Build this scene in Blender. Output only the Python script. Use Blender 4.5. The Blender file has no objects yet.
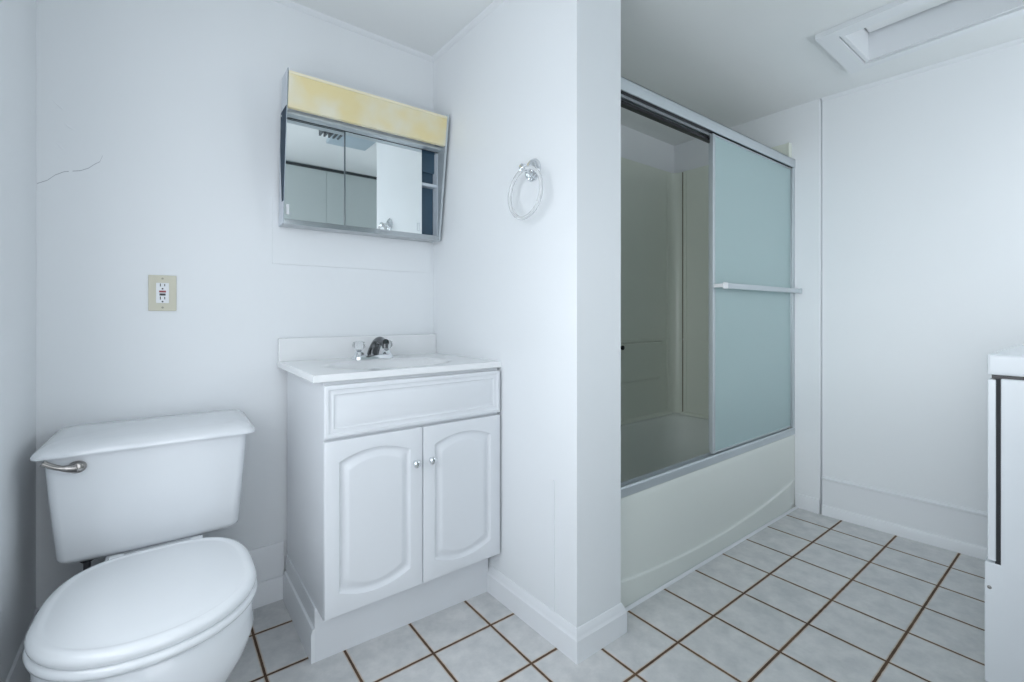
import bpy, bmesh, math, random
from mathutils import Vector, Matrix, Quaternion

# ------------------------------------------------------------------ camera, world, lights, exposure
scene = bpy.context.scene
COL = scene.collection
EYE = 1.06
YAW = math.radians(37.337)
cam_data = bpy.data.cameras.new('camera')
cam = bpy.data.objects.new('camera', cam_data)
COL.objects.link(cam)
cam.location = (0, 0, EYE)
cam.rotation_euler = (math.pi / 2, 0, -YAW)
cam_data.sensor_width = 36
cam_data.lens = 462.35 / 1024 * 36
cam_data.shift_y = -(341 - 314.54) / 1024
cam_data.clip_start = 0.01
scene.camera = cam

scene.view_settings.view_transform = 'Standard'
scene.view_settings.look = 'None'
scene.view_settings.exposure = -0.06
scene.view_settings.gamma = 1.0
scene.view_settings.use_curve_mapping = False

world = bpy.data.worlds.new('daylight')
scene.world = world
world.use_nodes = True
bg = world.node_tree.nodes['Background']
bg.inputs[0].default_value = (0.88, 0.935, 1.0, 1)
bg.inputs[1].default_value = 2.6


def area_light(name, loc, rot, sx, sy, power, color):
    ld = bpy.data.lights.new(name, 'AREA')
    ld.shape = 'RECTANGLE'
    ld.size, ld.size_y, ld.energy, ld.color = sx, sy, power, color
    o = bpy.data.objects.new(name, ld)
    o.location, o.rotation_euler = loc, rot
    COL.objects.link(o)
    return o


# daylight: sky at the window in the left wall and the doorway behind the camera, plus the window's lamp and added fill lamps in the hall and niche
for loc, rot, sx, sy in (((-0.385, 0.665, 1.22), (0, -math.pi / 2, 0), 1.28, 1.27), ((0.09, -0.27, 1.015), (math.pi / 2, 0, 0), .58, 2.03), ((2.3, -.72, 1.55), (math.pi / 2, 0, 0), .7, .9)):
    area_light('sky_portal', loc, rot, sx, sy, 1, (1, 1, 1)).data.cycles.is_portal = True
area_light('window_daylight', (-0.43, 0.665, 1.22), (0, -math.pi / 2, 0), 1.2, 1.2, 6, (0.92, 0.96, 1.0))
light = area_light('hall_fill', (-0.14, -0.40, 0.95), (0, 0, 0), 0.5, 1.5, 4.4, (0.92, 0.96, 1.0))  # added fill lamp, narrowed and aimed at the right wall
light.rotation_euler = Vector((2.9, 0.70, -0.12)).to_track_quat('-Z', 'Z').to_euler()
light.data.spread = math.radians(56)
area_light('laundry_fill', (2.3, -.665, 1.55), (math.pi / 2, 0, 0), .7, .9, 6.0, (0.92, 0.96, 1.0))  # added fill lamp in the laundry niche, for the tub side


# ------------------------------------------------------------------ materials
def mat(name, color, rough=0.5, metal=0.0, spec=0.5, **kw):
    m = bpy.data.materials.new(name)
    m.use_nodes = True
    b = m.node_tree.nodes['Principled BSDF']
    b.inputs['Base Color'].default_value = (*color, 1)
    b.inputs['Roughness'].default_value = rough
    b.inputs['Metallic'].default_value = metal
    b.inputs['Specular IOR Level'].default_value = spec
    for k, v in kw.items():
        b.inputs[k.replace('_', ' ')].default_value = v
    return m


def mottled(m, c1, c2, scale, detail=3, bump=0.0, bscale=None, coord='Object'):
    """colour varied between c1 and c2 by noise, with an optional fine bump"""
    nt = m.node_tree
    b = nt.nodes['Principled BSDF']
    tc = nt.nodes.new('ShaderNodeTexCoord')
    n = nt.nodes.new('ShaderNodeTexNoise')
    n.inputs['Scale'].default_value = scale
    n.inputs['Detail'].default_value = detail
    nt.links.new(tc.outputs[coord], n.inputs['Vector'])
    r = nt.nodes.new('ShaderNodeValToRGB')
    r.color_ramp.elements[0].position, r.color_ramp.elements[1].position = 0.35, 0.65
    r.color_ramp.elements[0].color, r.color_ramp.elements[1].color = (*c1, 1), (*c2, 1)
    nt.links.new(n.outputs['Fac'], r.inputs['Fac'])
    nt.links.new(r.outputs['Color'], b.inputs['Base Color'])
    if bump:
        n2 = nt.nodes.new('ShaderNodeTexNoise')
        n2.inputs['Scale'].default_value = bscale or scale * 6
        nt.links.new(tc.outputs[coord], n2.inputs['Vector'])
        bp = nt.nodes.new('ShaderNodeBump')
        bp.inputs['Strength'].default_value = bump
        bp.inputs['Distance'].default_value = 0.01
        nt.links.new(n2.outputs['Fac'], bp.inputs['Height'])
        nt.links.new(bp.outputs['Normal'], b.inputs['Normal'])
    return m


WALL = mottled(mat('wall_paint', (.85, .875, .895), .42, spec=.35), (.84, .87, .89), (.86, .885, .905), 1.2, bump=.10, bscale=9)
REARW = mottled(mat('rear_panel_paint', (.62, .68, .68), .5), (.60, .66, .66), (.64, .70, .70), 1.5)
CEIL = mottled(mat('ceiling_paint', (.82, .85, .86), .75, spec=.2), (.86, .885, .89), (.88, .90, .905), 2)
TRIM = mat('trim_paint', (.84, .865, .89), .32)
PORC = mat('porcelain', (.81, .84, .87), .10, spec=.6, Coat_Weight=.3, Coat_Roughness=.03)
SEATM = mat('seat_enamel', (.82, .85, .875), .13, spec=.55)
VAN = mat('vanity_thermofoil', (.79, .815, .845), .30)
MARBLE = mottled(mat('cultured_marble', (.86, .88, .89), .14, spec=.55), (.85, .87, .88), (.88, .895, .905), 5)
CHROME = mat('chrome', (.78, .80, .82), .09, 1.0)
NICKEL = mat('brushed_nickel', (.40, .38, .365), .18, 1.0)
ALU = mat('satin_aluminium', (.57, .62, .65), .40, .5)
STEEL = mat('polished_steel', (.60, .64, .69), .20, 1.0)
MIRROR = mat('mirror_glass', (.90, .94, .94), .015, 1.0)
DARK = mat('dark_gap', (.02, .022, .026), .7)
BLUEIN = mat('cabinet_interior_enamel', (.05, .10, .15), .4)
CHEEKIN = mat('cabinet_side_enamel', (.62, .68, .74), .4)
YELLOW = mottled(mat('aged_plastic', (.80, .69, .40), .38), (.80, .69, .38), (.80, .76, .60), 9, 2)
CREAM = mat('cream_plastic', (.86, .80, .60), .4)
IVORY = mat('ivory_plastic', (.66, .64, .52), .38)
WHITEP = mat('white_plastic', (.86, .88, .90), .3)
BLACKP = mat('black_plastic', (.015, .015, .018), .35)
REDP = mat('red_plastic', (.30, .04, .05), .4)
TUBM = mat('tub_enamel', (.81, .85, .81), .16, spec=.5)
SURR = mottled(mat('surround_acrylic', (.66, .69, .61), .28), (.78, .82, .735), (.80, .84, .755), 1.5)
APPL = mat('appliance_enamel', (.82, .86, .90), .25)
RINGM = mat('ring_acrylic', (.93, .95, .96), .12, Transmission_Weight=.55, IOR=1.49)
ACRYL = mat('clear_acrylic', (.95, .97, .98), .05, Transmission_Weight=.9, IOR=1.45)
RUBBER = mat('braided_hose', (.10, .10, .11), .4, .6)
CRACK = mat('crack_line', (.40, .42, .45), .8)
GREYP = mat('lens_plastic', (.45, .55, .62), .35)
GRILLE = mat('grille_plastic', (.50, .56, .60), .5)

# obscure glass: light green-blue, scattering both ways
GLASS = bpy.data.materials.new('obscure_glass')
GLASS.use_nodes = True
nt = GLASS.node_tree
for n in list(nt.nodes):
    if n.type != 'OUTPUT_MATERIAL':
        nt.nodes.remove(n)
out = [n for n in nt.nodes if n.type == 'OUTPUT_MATERIAL'][0]
dif = nt.nodes.new('ShaderNodeBsdfDiffuse'); dif.inputs[0].default_value = (.60, .76, .77, 1)
trl = nt.nodes.new('ShaderNodeBsdfTranslucent'); trl.inputs[0].default_value = (.66, .84, .84, 1)
gls = nt.nodes.new('ShaderNodeBsdfGlossy'); gls.inputs[0].default_value = (.9, .95, .95, 1); gls.inputs['Roughness'].default_value = .35
m1 = nt.nodes.new('ShaderNodeMixShader'); m1.inputs[0].default_value = .38
m2 = nt.nodes.new('ShaderNodeMixShader')
fr = nt.nodes.new('ShaderNodeFresnel'); fr.inputs['IOR'].default_value = 1.45
nt.links.new(dif.outputs[0], m1.inputs[1]); nt.links.new(trl.outputs[0], m1.inputs[2])
nt.links.new(fr.outputs[0], m2.inputs[0]); nt.links.new(m1.outputs[0], m2.inputs[1]); nt.links.new(gls.outputs[0], m2.inputs[2])
nt.links.new(m2.outputs[0], out.inputs[0])
tcn = nt.nodes.new('ShaderNodeTexCoord'); nz = nt.nodes.new('ShaderNodeTexNoise'); nz.inputs['Scale'].default_value = 160
bp = nt.nodes.new('ShaderNodeBump'); bp.inputs['Strength'].default_value = .15; bp.inputs['Distance'].default_value = .004
nt.links.new(tcn.outputs['Object'], nz.inputs['Vector']); nt.links.new(nz.outputs['Fac'], bp.inputs['Height'])
for q in (dif, gls):
    nt.links.new(bp.outputs['Normal'], q.inputs['Normal'])

# window pane: clear
PANE = bpy.data.materials.new('window_pane')
PANE.use_nodes = True
nt = PANE.node_tree
for n in list(nt.nodes):
    if n.type != 'OUTPUT_MATERIAL':
        nt.nodes.remove(n)
out = [n for n in nt.nodes if n.type == 'OUTPUT_MATERIAL'][0]
tr = nt.nodes.new('ShaderNodeBsdfTransparent'); gl = nt.nodes.new('ShaderNodeBsdfGlossy'); gl.inputs['Roughness'].default_value = .05
mx = nt.nodes.new('ShaderNodeMixShader'); mx.inputs[0].default_value = .06
nt.links.new(tr.outputs[0], mx.inputs[1]); nt.links.new(gl.outputs[0], mx.inputs[2]); nt.links.new(mx.outputs[0], out.inputs[0])


def tile_material():
    m = mat('floor_tile', (.7, .73, .76), .3)
    nt = m.node_tree
    N, L = nt.nodes.new, nt.links.new
    b = nt.nodes['Principled BSDF']

    def math_(op, a, v=None, w=None):
        n = N('ShaderNodeMath'); n.operation = op
        for i, x in enumerate((a, v, w)):
            if x is None:
                continue
            if isinstance(x, (int, float)):
                n.inputs[i].default_value = x
            else:
                L(x, n.inputs[i])
        return n.outputs[0]

    tc = N('ShaderNodeTexCoord')
    sep = N('ShaderNodeSeparateXYZ')
    L(tc.outputs['Object'], sep.inputs[0])
    wob = N('ShaderNodeTexNoise'); wob.inputs['Scale'].default_value = 45; L(tc.outputs['Object'], wob.inputs['Vector'])
    wv = math_('MULTIPLY', math_('SUBTRACT', wob.outputs['Fac'], .5), .0022)
    dist, cell = [], []
    for ax, o, s in (('X', 1.116, .2171), ('Y', .863, .2179)):
        t = math_('DIVIDE', math_('SUBTRACT', sep.outputs[ax], o), s)
        fl = math_('FLOOR', t)
        f = math_('SUBTRACT', t, fl)
        d = math_('MULTIPLY', math_('MINIMUM', f, math_('SUBTRACT', 1.0, f)), s)
        dist.append(d); cell.append(fl)
    d = math_('ADD', math_('MINIMUM', dist[0], dist[1]), wv)
    grout = math_('LESS_THAN', d, .0036)
    edge = N('ShaderNodeMapRange'); edge.inputs['From Min'].default_value = .0036; edge.inputs['From Max'].default_value = .0085
    edge.inputs['To Min'].default_value = 1; edge.inputs['To Max'].default_value = 0
    L(d, edge.inputs['Value'])
    # tile face: grey-white glaze with a soft mottle, each tile offset a little
    cv = N('ShaderNodeCombineXYZ'); L(cell[0], cv.inputs[0]); L(cell[1], cv.inputs[1])
    wn = N('ShaderNodeTexWhiteNoise'); L(cv.outputs[0], wn.inputs['Vector'])
    add = N('ShaderNodeVectorMath'); add.operation = 'MULTIPLY_ADD'
    L(wn.outputs['Color'], add.inputs[0]); add.inputs[1].default_value = (9, 9, 9); L(tc.outputs['Object'], add.inputs[2])
    ns = N('ShaderNodeTexNoise'); ns.inputs['Scale'].default_value = 14; ns.inputs['Detail'].default_value = 6; ns.inputs['Roughness'].default_value = .65
    L(add.outputs[0], ns.inputs['Vector'])
    rp = N('ShaderNodeValToRGB')
    rp.color_ramp.elements[0].position, rp.color_ramp.elements[1].position = .32, .68
    rp.color_ramp.elements[0].color, rp.color_ramp.elements[1].color = (.56, .575, .58, 1), (.74, .74, .735, 1)
    L(ns.outputs['Fac'], rp.inputs['Fac'])
    gn = N('ShaderNodeTexNoise'); gn.inputs['Scale'].default_value = 7; gn.inputs['Detail'].default_value = 4
    L(tc.outputs['Object'], gn.inputs['Vector'])
    gr = N('ShaderNodeValToRGB')
    gr.color_ramp.elements[0].position, gr.color_ramp.elements[1].position = .3, .7
    gr.color_ramp.elements[0].color, gr.color_ramp.elements[1].color = (.055, .030, .020, 1), (.17, .10, .055, 1)
    L(gn.outputs['Fac'], gr.inputs['Fac'])
    mixe = N('ShaderNodeMix'); mixe.data_type = 'RGBA'
    L(math_('MULTIPLY', edge.outputs['Result'], .85), mixe.inputs['Factor'])
    L(rp.outputs['Color'], mixe.inputs['A']); mixe.inputs['B'].default_value = (.56, .42, .29, 1)
    mixg = N('ShaderNodeMix'); mixg.data_type = 'RGBA'
    L(grout, mixg.inputs['Factor']); L(mixe.outputs['Result'], mixg.inputs['A']); L(gr.outputs['Color'], mixg.inputs['B'])
    L(mixg.outputs['Result'], b.inputs['Base Color'])
    L(math_('MULTIPLY_ADD', grout, .55, .30), b.inputs['Roughness'])
    hgt = N('ShaderNodeMapRange'); hgt.inputs['From Min'].default_value = .002; hgt.inputs['From Max'].default_value = .006
    L(d, hgt.inputs['Value'])
    bm_ = N('ShaderNodeBump'); bm_.inputs['Strength'].default_value = .5; bm_.inputs['Distance'].default_value = .003
    L(hgt.outputs['Result'], bm_.inputs['Height']); L(bm_.outputs['Normal'], b.inputs['Normal'])
    return m


TILE = tile_material()


# ------------------------------------------------------------------ mesh helpers
def BM():
    return bmesh.new()


def ring_faces(bm, a, b, closed=True):
    n = len(a)
    for i in range(n if closed else n - 1):
        j = (i + 1) % n
        try:
            bm.faces.new((a[i], a[j], b[j], b[i]))
        except ValueError:
            pass


def loft(bm, rings, cap0=True, cap1=True, closed=True):
    vs = [[bm.verts.new(p) for p in r] for r in rings]
    for a, b in zip(vs, vs[1:]):
        ring_faces(bm, a, b, closed)
    if cap0:
        bm.faces.new(list(reversed(vs[0])))
    if cap1:
        bm.faces.new(vs[-1])
    return vs


def box(bm, x0, x1, y0, y1, z0, z1, bev=0.0, seg=2):
    vs = [bm.verts.new((x, y, z)) for x in (x0, x1) for y in (y0, y1) for z in (z0, z1)]
    idx = [(0, 1, 3, 2), (4, 6, 7, 5), (0, 4, 5, 1), (2, 3, 7, 6), (0, 2, 6, 4), (1, 5, 7, 3)]
    fs = [bm.faces.new([vs[i] for i in f]) for f in idx]
    if bev:
        es = list({e for f in fs for e in f.edges})
        bmesh.ops.bevel(bm, geom=es, offset=bev, segments=seg, profile=.7, affect='EDGES')
    return bm


def prism(bm, poly, z0, z1, bev=0.0):
    """vertical prism over an xy polygon"""
    a = [bm.verts.new((x, y, z0)) for x, y in poly]
    b = [bm.verts.new((x, y, z1)) for x, y in poly]
    fs = [bm.faces.new(list(reversed(a))), bm.faces.new(b)]
    n = len(a)
    for i in range(n):
        j = (i + 1) % n
        fs.append(bm.faces.new((a[i], a[j], b[j], b[i])))
    if bev:
        es = list({e for f in fs for e in f.edges})
        bmesh.ops.bevel(bm, geom=es, offset=bev, segments=2, profile=.7, affect='EDGES')
    return bm


def sweep(bm, profile, p0, p1, nrm):
    """profile of (outward, height) run from p0 to p1 along a wall whose outward normal is nrm"""
    p0, p1, nrm = Vector(p0), Vector(p1), Vector(nrm).normalized()
    up = Vector((0, 0, 1))
    rings = [[p + nrm * o + up * h for o, h in profile] for p in (p0, p1)]
    loft(bm, rings)
    return bm


def tube(bm, pts, r, n=12, closed=False, caps=True):
    pts = [Vector(p) for p in pts]
    rs = r if isinstance(r, (list, tuple)) else [r] * len(pts)
    m = len(pts)
    rings, prev = [], None
    for i, p in enumerate(pts):
        if closed:
            t = pts[(i + 1) % m] - pts[i - 1]
        else:
            t = pts[min(i + 1, m - 1)] - pts[max(i - 1, 0)]
        t.normalize()
        if prev is None:
            u = t.orthogonal().normalized()
        else:
            u = (prev - t * prev.dot(t)).normalized()
        prev = u
        v = t.cross(u)
        rings.append([p + (u * math.cos(2 * math.pi * k / n) + v * math.sin(2 * math.pi * k / n)) * rs[i] for k in range(n)])
    vs = [[bm.verts.new(q) for q in rg] for rg in rings]
    for a, b in zip(vs, vs[1:]):
        ring_faces(bm, a, b)
    if closed:
        ring_faces(bm, vs[-1], vs[0])
    elif caps:
        bm.faces.new(list(reversed(vs[0]))); bm.faces.new(vs[-1])
    return bm


def lathe(bm, prof, origin, axis=(0, 0, 1), n=24, sx=1.0, sy=1.0, capped=True):
    """prof: (radius, height along axis)"""
    q = Vector((0, 0, 1)).rotation_difference(Vector(axis).normalized())
    o = Vector(origin)
    rings = []
    for r, h in prof:
        rings.append([o + q @ Vector((sx * r * math.cos(2 * math.pi * k / n), sy * r * math.sin(2 * math.pi * k / n), h)) for k in range(n)])
    loft(bm, rings, capped, capped)
    return bm


def rrect(x0, x1, y0, y1, r, z, k=6):
    """rounded rectangle ring at height z, counter-clockwise"""
    pts = []
    for cx, cy, a0 in ((x1 - r, y0 + r, -90), (x1 - r, y1 - r, 0), (x0 + r, y1 - r, 90), (x0 + r, y0 + r, 180)):
        for i in range(k + 1):
            a = math.radians(a0 + 90 * i / k)
            pts.append(Vector((cx + r * math.cos(a), cy + r * math.sin(a), z)))
    return pts


def link(name, bm, material, parent=None, smooth=35, world=True):
    """one mesh object; vertices given in world space unless world=False"""
    if parent is not None and world:
        inv = world_of(parent).inverted()
        bmesh.ops.transform(bm, matrix=inv, verts=bm.verts)
    bmesh.ops.recalc_face_normals(bm, faces=bm.faces)
    me = bpy.data.meshes.new(name)
    for f in bm.faces:
        f.smooth = bool(smooth)
    bm.to_mesh(me)
    bm.free()
    if smooth:
        me.set_sharp_from_angle(angle=math.radians(smooth))
    for m in (material if isinstance(material, (list, tuple)) else [material]):
        me.materials.append(m)
    o = bpy.data.objects.new(name, me)
    COL.objects.link(o)
    if parent is not None:
        o.parent = parent
    return o


def world_of(o):
    m = Matrix.Identity(4)
    while o is not None:
        m = Matrix.LocRotScale(o.location, o.rotation_euler, o.scale) @ m
        o = o.parent
    return m


def thing(name, label, cat, loc=(0, 0, 0), rotz=0.0, group=None):
    o = bpy.data.objects.new(name, None)
    o.empty_display_size = .05
    o.location, o.rotation_euler = loc, (0, 0, rotz)
    o['label'], o['category'] = label, cat
    if group:
        o['group'] = group
    COL.objects.link(o)
    return o


def struct(name, bm, material, parent=None, smooth=35):
    o = link(name, bm, material, parent, smooth)
    if parent is None:
        o['kind'] = 'structure'
    return o


# ------------------------------------------------------------------ room shell
YB = 1.911            # back wall
XL = -0.285           # left wall
PX_NEAR, PX_FAR = 1.020, 1.004    # partition face, slightly out of square
PY = 1.008            # partition end
PR = 1.226            # partition far side
YT = 1.080            # tub front
XE = 2.792            # wall at the tub's end
YTB = 1.836           # alcove back wall
YR = -0.17            # rear wall (near the camera)
WH = 2.27


def px(y):
    return PX_NEAR + (PX_FAR - PX_NEAR) * (y - PY) / (YB - PY)


def xr(y):
    return 2.806 - .075 * (y - .966)


def zc(x):
    return 2.236 - .015 * (x - 1.0)


struct('floor', box(BM(), XL - .1, 3.05, -1.6, 2.02, -.06, 0), TILE, smooth=0)

bm = BM(); box(bm, XL - .1, 1.226, YB, YB + .1, 0, WH)
wall_back = struct('wall_back', bm, WALL, smooth=0)
bm = BM(); box(bm, 1.2262, 2.95, YTB, YB + .1, 0, WH)
struct('wall_alcove', bm, WALL, smooth=0)
bm = BM(); prism(bm, [(PX_NEAR, PY), (PR, PY), (PR, YB - .0004), (PX_FAR, YB - .0004)], 0, WH)
struct('wall_partition', bm, WALL, smooth=0)
# left wall with the window opening
WY0, WY1, WZ0, WZ1 = .03, 1.30, .58, 1.86
bm = BM()
box(bm, XL - .1, XL, YR - .1, WY0, 0, WH)
box(bm, XL - .1, XL, WY1, YB - .0004, 0, WH)
box(bm, XL - .1, XL, WY0, WY1, 0, WZ0)
box(bm, XL - .1, XL, WY0, WY1, WZ1, WH)
struct('wall_left', bm, WALL, smooth=0)
# right wall: main panel, and the strip beside the tub that stands a little proud
bm = BM(); prism(bm, [(xr(-.6), -.6), (3.05, -.6), (3.05, .955), (xr(.955), .955)], 0, WH)
struct('wall_right', bm, WALL, smooth=0)
bm = BM(); prism(bm, [(XE, .961), (3.05, .961), (3.05, YTB - .0004), (XE, YTB - .0004)], 0, WH, bev=.004)
struct('wall_tub_end', bm, WALL, smooth=35)
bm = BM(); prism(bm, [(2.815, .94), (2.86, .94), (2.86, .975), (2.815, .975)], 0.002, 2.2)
struct('trim_9', bm, mat('grey_joint_shade', (.60, .63, .66), .8), smooth=0)  # grey strip painted as the shade in the wall joint
# rear wall with the doorway behind the camera, laundry niche beside it
DX0, DX1, DZ = -.20, .38, 2.03
bm = BM()
box(bm, XL, DX0, YR - .1, YR, 0, WH)
box(bm, DX1, 1.06, YR - .1, YR, 0, WH)
box(bm, 1.066, 1.62, YR - .1, YR, 0, WH)
box(bm, 1.05, 1.08, YR - .1, YR - .004, 0, WH)
box(bm, DX0, DX1, YR - .1, YR, DZ, WH)
box(bm, 1.58, 1.62, -.62, YR - .1, 0, WH)
box(bm, 1.58, 1.95, -.72, -.62, 0, WH)
box(bm, 2.65, 3.0, -.72, -.62, 0, WH)
box(bm, 1.95, 2.65, -.72, -.62, 0, 1.10)
box(bm, 1.95, 2.65, -.72, -.62, 2.0, WH)
struct('wall_rear', bm, REARW, smooth=0)
bm = BM(); sweep(bm, [(0, 0), (.006, 0), (.006, .022), (0, .022)], (.40, YR, 2.208), (1.62, YR, 2.208), (0, 1, 0))
struct('trim_8', bm, mat('dark_gap_shade', (.05, .06, .065), .6), smooth=0)  # dark strip painted as the shadowed gap under the ceiling
bm = BM()
for x0, x1, z0, z1 in ((DX0 - .07, DX0 + .012, 0, DZ + .07), (DX1 - .012, DX1 + .07, 0, DZ + .07), (DX0, DX1, DZ - .012, DZ + .07)):
    box(bm, x0, x1, YR - .115, YR + .014, z0, z1, .003)
struct('door_1', bm, TRIM)

# ceiling with the hatch opening
HX0, HX1, HY0, HY1 = 2.215, 2.545, .06, .695
bm = BM()


def ceil_piece(x0, x1, y0, y1):
    v = [bm.verts.new((x, y, zc(x) + dz)) for x in (x0, x1) for y in (y0, y1) for dz in (0, .12)]
    for f in ((0, 1, 3, 2), (4, 6, 7, 5), (0, 4, 5, 1), (2, 3, 7, 6), (0, 2, 6, 4), (1, 5, 7, 3)):
        bm.faces.new([v[i] for i in f])


ceil_piece(XL - .1, HX0, -.72, 2.0)
ceil_piece(HX1, 3.05, -.72, 2.0)
ceil_piece(HX0, HX1, HY1, 2.0)
ceil_piece(HX0, HX1, -.72, HY0)
struct('ceiling', bm, CEIL, smooth=0)

# baseboards
B_TALL = [(0, 0), (.010, 0), (.010, .192), (.006, .204), (0, .206)]
B_LOW = [(.010, 0), (.024, 0), (.024, .068), (.018, .082), (.010, .084)]
bm = BM()
sweep(bm, B_TALL, (XL, YB, 0), (.372, YB, 0), (0, -1, 0))
sweep(bm, B_LOW, (XL, YB, 0), (.372, YB, 0), (0, -1, 0))
struct('baseboard_back', bm, TRIM)
bm = BM()
sweep(bm, B_TALL, (XL, WY0 - .1, 0), (XL, YB - .01, 0), (1, 0, 0))
struct('baseboard_left', bm, TRIM)
B_PART = [(0, 0), (.015, 0), (.015, .068), (.011, .073), (.0105, .079), (.002, .096), (0, .097)]
bm = BM()
# wraps the partition: face, end, and a short return; corners mitred
prof = B_PART
path = [(px(YB - .435), YB - .435), (PX_NEAR, PY), (PR, PY), (PR, YT - .002)]
rings = []
for i, (x, y) in enumerate(path):
    ring = []
    for o_, h in prof:
        if i == 0:
            ring.append((x - o_, y, h))
        elif i == 1:
            ring.append((x - o_, y - o_, h))
        elif i == 2:
            ring.append((x + o_, y - o_, h))
        else:
            ring.append((x + o_, y, h))
    rings.append(ring)
loft(bm, rings)
struct('baseboard_partition', bm, TRIM)
R_TALL = [(0, 0), (.020, 0), (.020, .040), (.016, .050), (.009, .054), (.009, .184), (.016, .189), (.016, .197), (.008, .203), (0, .203)]
bm = BM()
sweep(bm, R_TALL, (xr(.953), .953, 0), (xr(-.6), -.6, 0), (-1, -.075, 0))
struct('baseboard_right', bm, TRIM)
bm = BM(); box(bm, XE - .009, XE, .962, YT - .004, 0, .078, .003)
struct('baseboard_tub_end', bm, TRIM)

# small cove along the ceiling
COVE = [(0, 0), (.016, 0), (.013, -.007), (.006, -.013), (0, -.016)]


def cove(idx, p0, p1, n):
    bm = BM()
    sweep(bm, COVE, (*p0, zc(p0[0])), (*p1, zc(p1[0])), n)
    struct('trim_%d' % idx, bm, TRIM)


cove(1, (XL, YB), (PX_FAR, YB), (0, -1, 0))
cove(2, (px(YB), YB), (PX_NEAR, PY), (-1, -.018, 0))
cove(3, (xr(.955), .955), (xr(-.6), -.6), (-1, -.075, 0))
# caulk bead / quarter round where tub meets floor
bm = BM(); sweep(bm, [(0, 0), (.009, 0), (.008, .004), (.004, .008), (0, .009)], (PR + .016, YT - .008, 0), (XE - .009, YT - .008, 0), (0, -1, 0))
struct('trim_4', bm, TRIM)
# corner bead at the partition's outer edge, thin batten lines and patch boards on the walls
bm = BM(); box(bm, px(1.11) - .0035, px(1.11) + .004, 1.107, 1.113, .098, .521)
struct('trim_5', bm, WALL, smooth=0)
bm = BM(); box(bm, .334, .987, YB - .005, YB + .002, 1.250, 1.50)
struct('trim_6', bm, WALL, smooth=0)
# plaster crack and tape wrinkles at the left of the back wall
bm = BM()
for pts in ([(-.283, 1.442), (-.262, 1.455), (-.245, 1.474), (-.226, 1.487), (-.216, 1.490)],
            [(-.208, 1.492), (-.19, 1.497), (-.172, 1.508), (-.157, 1.524), (-.146, 1.533), (-.140, 1.553)]):
    for (xa, za), (xb, zb) in zip(pts, pts[1:]):
        w = .0008
        a = [bm.verts.new((x, y, z)) for y in (YB - .0006, YB + .001) for x, z in ((xa, za - w), (xb, zb - w), (xb, zb + w), (xa, za + w))]
        for f in ((0, 1, 2, 3), (7, 6, 5, 4), (0, 4, 5, 1), (1, 5, 6, 2), (2, 6, 7, 3), (3, 7, 4, 0)):
            bm.faces.new([a[i] for i in f])
link('plaster_crack', bm, CRACK, wall_back, smooth=0)
bm = BM()
for (xa, za), (xb, zb) in (((-.275, 1.73), (-.205, 1.66)), ((-.245, 1.655), (-.185, 1.615)), ((-.255, 1.60), (-.215, 1.545))):
    pts = [Vector((xa + (xb - xa) * t, YB + .0035, za + (zb - za) * t - .012 * math.sin(t * math.pi))) for t in [i / 8 for i in range(9)]]
    tube(bm, pts, [.0006 + .0042 * math.sin(math.pi * i / 8) for i in range(9)], 10)
link('tape_wrinkle', bm, WALL, wall_back)

# window in the left wall (beside the camera)
bm = BM()
for y0, y1, z0, z1 in ((WY0, WY0 + .05, WZ0, WZ1), (WY1 - .05, WY1, WZ0, WZ1), (WY0, WY1, WZ0, WZ0 + .05), (WY0, WY1, WZ1 - .05, WZ1), (WY0, WY1, 1.20, 1.24), (.645, .685, WZ0, WZ1)):
    box(bm, XL - .075, XL - .03, y0, y1, z0, z1, .003)
win = struct('window_1', bm, TRIM)
bm = BM(); box(bm, XL - .055, XL - .051, WY0 + .05, WY1 - .05, WZ0 + .05, WZ1 - .05)
link('window_pane', bm, PANE, win, smooth=0)
bm = BM()
for y0, y1, z0, z1 in ((WY0 - .06, WY0, WZ0 - .06, WZ1 + .06), (WY1, WY1 + .06, WZ0 - .06, WZ1 + .06), (WY0, WY1, WZ1, WZ1 + .06)):
    box(bm, XL, XL + .014, y0, y1, z0, z1, .003)
box(bm, XL - .03, XL + .03, WY0 - .07, WY1 + .07, WZ0 - .03, WZ0, .004)
link('window_casing', bm, TRIM, win)

bm = BM()
for x0, x1, z0, z1 in ((1.95, 1.99, 1.10, 2.0), (2.61, 2.65, 1.10, 2.0), (1.99, 2.61, 1.10, 1.14), (1.99, 2.61, 1.96, 2.0), (1.99, 2.61, 1.535, 1.565)):
    box(bm, x0, x1, -.655, -.630, z0, z1, .003)
struct('added_window', bm, TRIM)  # window frame added around the niche fill lamp

# ------------------------------------------------------------------ attic hatch
t = thing('attic_hatch', 'white framed attic hatch in the ceiling with its lid slightly out of place', 'hatch', (2.38, .38, zc(2.38)))
bm = BM()
ox0, ox1, oy0, oy1 = 2.160, 2.590, .005, .762


def frame_bar(bm, x0, x1, y0, y1, ztop_off=0.0, th=.02):
    vs = [bm.verts.new((x, y, zc(x) + dz)) for x in (x0, x1) for y in (y0, y1) for dz in (-th, .004)]
    for f in ((0, 1, 3, 2), (4, 6, 7, 5), (0, 4, 5, 1), (2, 3, 7, 6), (0, 2, 6, 4), (1, 5, 7, 3)):
        bm.faces.new([vs[i] for i in f])


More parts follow.
